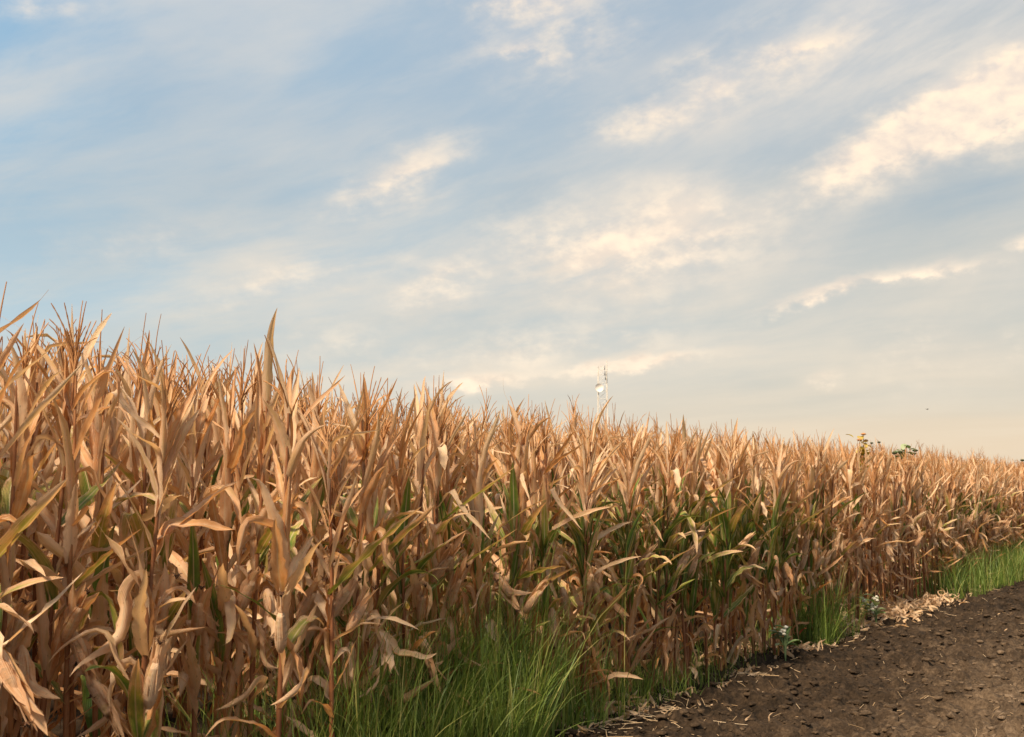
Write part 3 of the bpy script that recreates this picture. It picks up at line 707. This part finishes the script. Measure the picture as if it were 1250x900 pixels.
world = bpy.data.worlds.new('World'); scene.world = world; world.use_nodes = True
t = NT(world.node_tree); t.n.clear(); wo = t.n.new('ShaderNodeOutputWorld')
sky = t.n.new('ShaderNodeTexSky'); sky.sky_type = 'NISHITA'; sky.sun_disc = False; sky.sun_elevation = SUN_EL; sky.sun_rotation = SUN_AZ
sky.air_density = 1.0; sky.dust_density = 2.0; sky.ozone_density = 1.5
bgS = t.n.new('ShaderNodeBackground'); t.l.new(sky.outputs[0], bgS.inputs[0]); bgS.inputs[1].default_value = .06
tc = t.n.new('ShaderNodeTexCoord'); dx, dy, dz = t.sep(t.vm('NORMALIZE', tc.outputs['Generated']))
az = t.m('DEGREES', t.m('ARCTAN2', dx, dy)); el = t.m('DEGREES', t.m('ARCSINE', dz))
k = t.m('DIVIDE', 1.0, t.m('ADD', t.m('MAXIMUM', dz, 0.0), .14)); cx = t.m('MULTIPLY', dx, k); cy = t.m('MULTIPLY', dy, k)
sa = R(-52); al = t.m('ADD', t.m('MULTIPLY', cx, math.sin(sa)), t.m('MULTIPLY', cy, math.cos(sa))); ac = t.m('SUBTRACT', t.m('MULTIPLY', cx, math.cos(sa)), t.m('MULTIPLY', cy, math.sin(sa)))
warp = t.m('MULTIPLY_ADD', t.noise(t.xyz(cx, cy, 3.0), 1.3, 3), .5, -.25)
streak = t.noise(t.xyz(t.m('MULTIPLY', al, .34), t.m('ADD', ac, warp), 0), 2.6, 6, .58)
wisp = t.noise(t.xyz(t.m('MULTIPLY', al, .30), t.m('ADD', ac, warp), 7.7), 6.0, 8, .62)
band = t.noise(t.xyz(t.m('MULTIPLY', al, .5), t.m('ADD', ac, warp), 15.3), 1.1, 3, .5)
puff = t.noise(t.xyz(t.m('MULTIPLY', az, .055), t.m('MULTIPLY', el, .09), 2.2), 4.2, 8, .60)
puff2 = t.noise(t.xyz(t.m('MULTIPLY', az, .07), t.m('MULTIPLY', el, .13), 9.2), 2.0, 5, .55)
dg = R(21); dxx = t.m('MULTIPLY_ADD', az, math.cos(dg), t.m('MULTIPLY', el, math.sin(dg))); dyy = t.m('SUBTRACT', el, t.m('MULTIPLY', t.m('MULTIPLY', az, .36), t.rng(el, 1, 17, .05, 1, False)))
diag = t.noise(t.xyz(t.m('MULTIPLY', dxx, .030), t.m('MULTIPLY', dyy, .115), 5.5), 3.6, 9, .60, .25)
fine = t.noise(t.xyz(t.m('MULTIPLY', az, .26), t.m('MULTIPLY', el, .42), 4.2), 2.6, 6, .58)
haze = t.noise(t.xyz(t.m('MULTIPLY', dxx, .022), t.m('MULTIPLY', dyy, .075), 1.5), 2.0, 7, .56, .3)
def azel(px, py):
    d = raydir(px, py); d = d / np.linalg.norm(d); return math.degrees(math.atan2(d[0], d[1])), math.degrees(math.asin(d[2]))
waz = t.m('ADD', az, t.m('MULTIPLY_ADD', puff, 5.0, -2.5)); wel = t.m('ADD', el, t.m('MULTIPLY_ADD', puff2, 4.0, -2.0))
def blob(x1, y1, x2, y2, hw, st, a_=waz, e_=wel):
    A = azel(x1, y1); B = azel(x2, y2); ca, ce = (A[0] + B[0]) / 2, (A[1] + B[1]) / 2
    th = math.atan2(B[1] - A[1], B[0] - A[0]); hl = math.hypot(B[0] - A[0], B[1] - A[1]) / 2 * .85 + .01; hw = hw / F * 57.3
    u = t.m('SUBTRACT', a_, ca); v = t.m('SUBTRACT', e_, ce); c, s = math.cos(th), math.sin(th)
    x = t.m('MULTIPLY_ADD', u, c / hl, t.m('MULTIPLY', v, s / hl)); y = t.m('MULTIPLY_ADD', v, c / hw, t.m('MULTIPLY', u, -s / hw))
    q = t.m('MULTIPLY_ADD', x, x, t.m('MULTIPLY', y, y)); return t.m('MULTIPLY', t.m('EXPONENT', t.m('MULTIPLY', q, -1.0)), st)
def total(bl):
    r_ = None
    for b in bl: v = blob(*b); r_ = v if r_ is None else t.m('ADD', r_, v)
    return r_
# clear-air and veil colours: bluer high up and to the left, peach low and to the right
hz = t.rng(el, 2, 24, 0, 1, False); rt = t.rng(az, -28, 22, 0, 1, False)
veil_lo = t.mix(rt, (.46, .555, .57), (.545, .515, .43)); veil_hi = t.mix(rt, (.225, .395, .56), (.425, .45, .455))
veil = t.mix(hz, veil_lo, veil_hi)
low = t.m('MULTIPLY', t.rng(el, 8.5, .5), t.rng(az, -30, 6, .25, 1)); veil = t.mix(t.m('MULTIPLY', low, .85), veil, (.74, .565, .385))
cream = t.mix(hz, (.73, .61, .46), (.675, .625, .555))
dark = total([(1040, 262, 1330, 200, 50, 1.2), (560, 268, 700, 235, 28, .55), (130, 250, 420, 190, 70, .45), (20, 120, 330, 60, 60, .4), (760, 90, 900, 50, 34, .45), (900, 260, 1060, 300, 40, .4), (480, 385, 640, 395, 20, .35), (900, 380, 1230, 395, 30, .45), (860, 470, 1000, 490, 18, .2)])
brite = total([(1000, 216, 1360, 72, 36, 2.0), (725, 162, 890, 105, 24, .48), (840, 116, 1070, 36, 28, .6), (580, 80, 790, 25, 34, .42), (540, 14, 740, -10, 22, .6), (640, 318, 940, 276, 42, .85), (470, 355, 630, 322, 28, .55), (395, 252, 600, 172, 26, .42),
                (500, 422, 860, 412, 20, .4), (1070, 432, 1260, 412, 30, .6), (80, 315, 240, 285, 22, .3), (240, 360, 460, 335, 16, .4), (0, 8, 120, 18, 12, .4), (300, 420, 520, 430, 30, .3), (590, 300, 850, 335, 60, .3)])
soft = total([(600, 325, 1000, 268, 62, .9), (380, 260, 620, 170, 42, .5), (690, 170, 1080, 40, 55, .5), (560, 60, 800, 20, 50, .45), (150, 330, 560, 345, 45, .55), (960, 390, 1240, 325, 26, .4), (1060, 430, 1280, 410, 45, .5), (980, 105, 1300, 0, 75, .75), (900, 20, 1100, 0, 40, .3), (560, 330, 900, 300, 60, .35), (380, 450, 860, 455, 40, .4)])
nz = lambda v: (t.m('ADD', az, t.m('MULTIPLY_ADD', wisp, 1.6, -.8)), t.m('ADD', el, t.m('MULTIPLY_ADD', fine, 1.5, -.75)))
fa, fe = nz(0)
sharp = total([b + (fa, fe) for b in [(935, 380, 1080, 332, 8, 1.2), (1045, 342, 1215, 320, 7, 1.2), (680, 455, 860, 432, 8, 1.4), (510, 470, 650, 460, 10, 1.2), (988, 464, 1028, 460, 8, .8), (1225, 298, 1290, 290, 7, .8), (920, 70, 1040, 45, 9, .9), (600, 58, 680, 62, 8, .6), (860, 292, 905, 280, 8, .7), (1010, 208, 1120, 165, 20, 1.0), (1080, 165, 1320, 88, 26, 1.3), (700, 300, 800, 285, 20, 1.0), (800, 298, 880, 282, 14, .8), (690, 318, 900, 312, 10, .6), (840, 112, 900, 92, 12, .5), (730, 155, 830, 125, 12, .3), (515, 335, 560, 322, 10, .7), (430, 235, 560, 185, 10, .6)]])
veil = t.mix(t.m('MULTIPLY', t.rng(t.m('ADD', t.m('MULTIPLY', wisp, .5), t.m('MULTIPLY', diag, .5)), .44, .62), .22), veil, cream)
veil = t.mix(t.m('MULTIPLY', t.rng(t.m('ADD', t.m('MULTIPLY', streak, .4), t.m('MULTIPLY', haze, .6)), .42, .66), .55), veil, cream)
veil = t.mix(t.m('MULTIPLY', t.rng(band, .55, .30), t.rng(el, 2, 9, .08, .38)), veil, t.mix(hz, (.39, .45, .43), (.24, .365, .50)))
veil = t.mix(t.m('MULTIPLY', dark, t.rng(streak, .25, .7, .9, .35)), veil, t.mix(hz, (.37, .425, .40), (.26, .355, .46)))
det = t.m('ADD', t.m('MULTIPLY', puff, .34), t.m('ADD', t.m('MULTIPLY', diag, .40), t.m('MULTIPLY', fine, .26)))
dens = t.m('MULTIPLY', t.m('MULTIPLY', brite, t.rng(t.m('ADD', t.m('MULTIPLY', wisp, .5), t.m('MULTIPLY', fine, .5)), .36, .58, .62, 1.12)), t.rng(det, .38, .65, .26, 1.4), clamp=True)
cloud = t.mix(t.rng(t.m('ADD', t.m('MULTIPLY', puff, .5), t.m('MULTIPLY', fine, .5)), .38, .62), t.mix(hz, (.76, .61, .46), (.72, .62, .54)), (.96, .78, .58))
veil = t.mix(t.m('MULTIPLY', soft, t.rng(diag, .34, .66, .25, 1.1), clamp=True), veil, cream)
col = t.mix(dens, veil, cloud)
col = t.mix(t.m('MULTIPLY', sharp, t.rng(t.m('ADD', t.m('MULTIPLY', fine, .5), t.m('MULTIPLY', diag, .5)), .36, .60, .38, 1.1), clamp=True), col, cloud)
up = t.rng(el, 26, 62, 1.0, 1.75); col = t.vm('SCALE', col, sc=up)        # cloud sheet above the view brightened as added fill light on the corn
below = t.rng(el, -.5, -4); col = t.mix(below, col, (.16, .12, .08))
bgC = t.n.new('ShaderNodeBackground'); t.l.new(col, bgC.inputs[0]); bgC.inputs[1].default_value = .725
mx = t.n.new('ShaderNodeMixShader'); mx.inputs[0].default_value = .90; t.l.new(bgS.outputs[0], mx.inputs[1]); t.l.new(bgC.outputs[0], mx.inputs[2]); t.l.new(mx.outputs[0], wo.inputs[0])
world.cycles.sampling_method = 'MANUAL'; world.cycles.sample_map_resolution = 512

vs = scene.view_settings; vs.view_transform = 'Standard'; vs.look = 'None'; vs.exposure = 0.84; vs.gamma = 1.0; vs.use_curve_mapping = False
cy = scene.cycles; cy.use_denoising = True; cy.max_bounces = 8; cy.diffuse_bounces = 5; cy.transmission_bounces = 4; cy.glossy_bounces = 2; cy.use_adaptive_sampling = False
cy.caustics_reflective = False; cy.caustics_refractive = False; cy.sample_clamp_indirect = 4
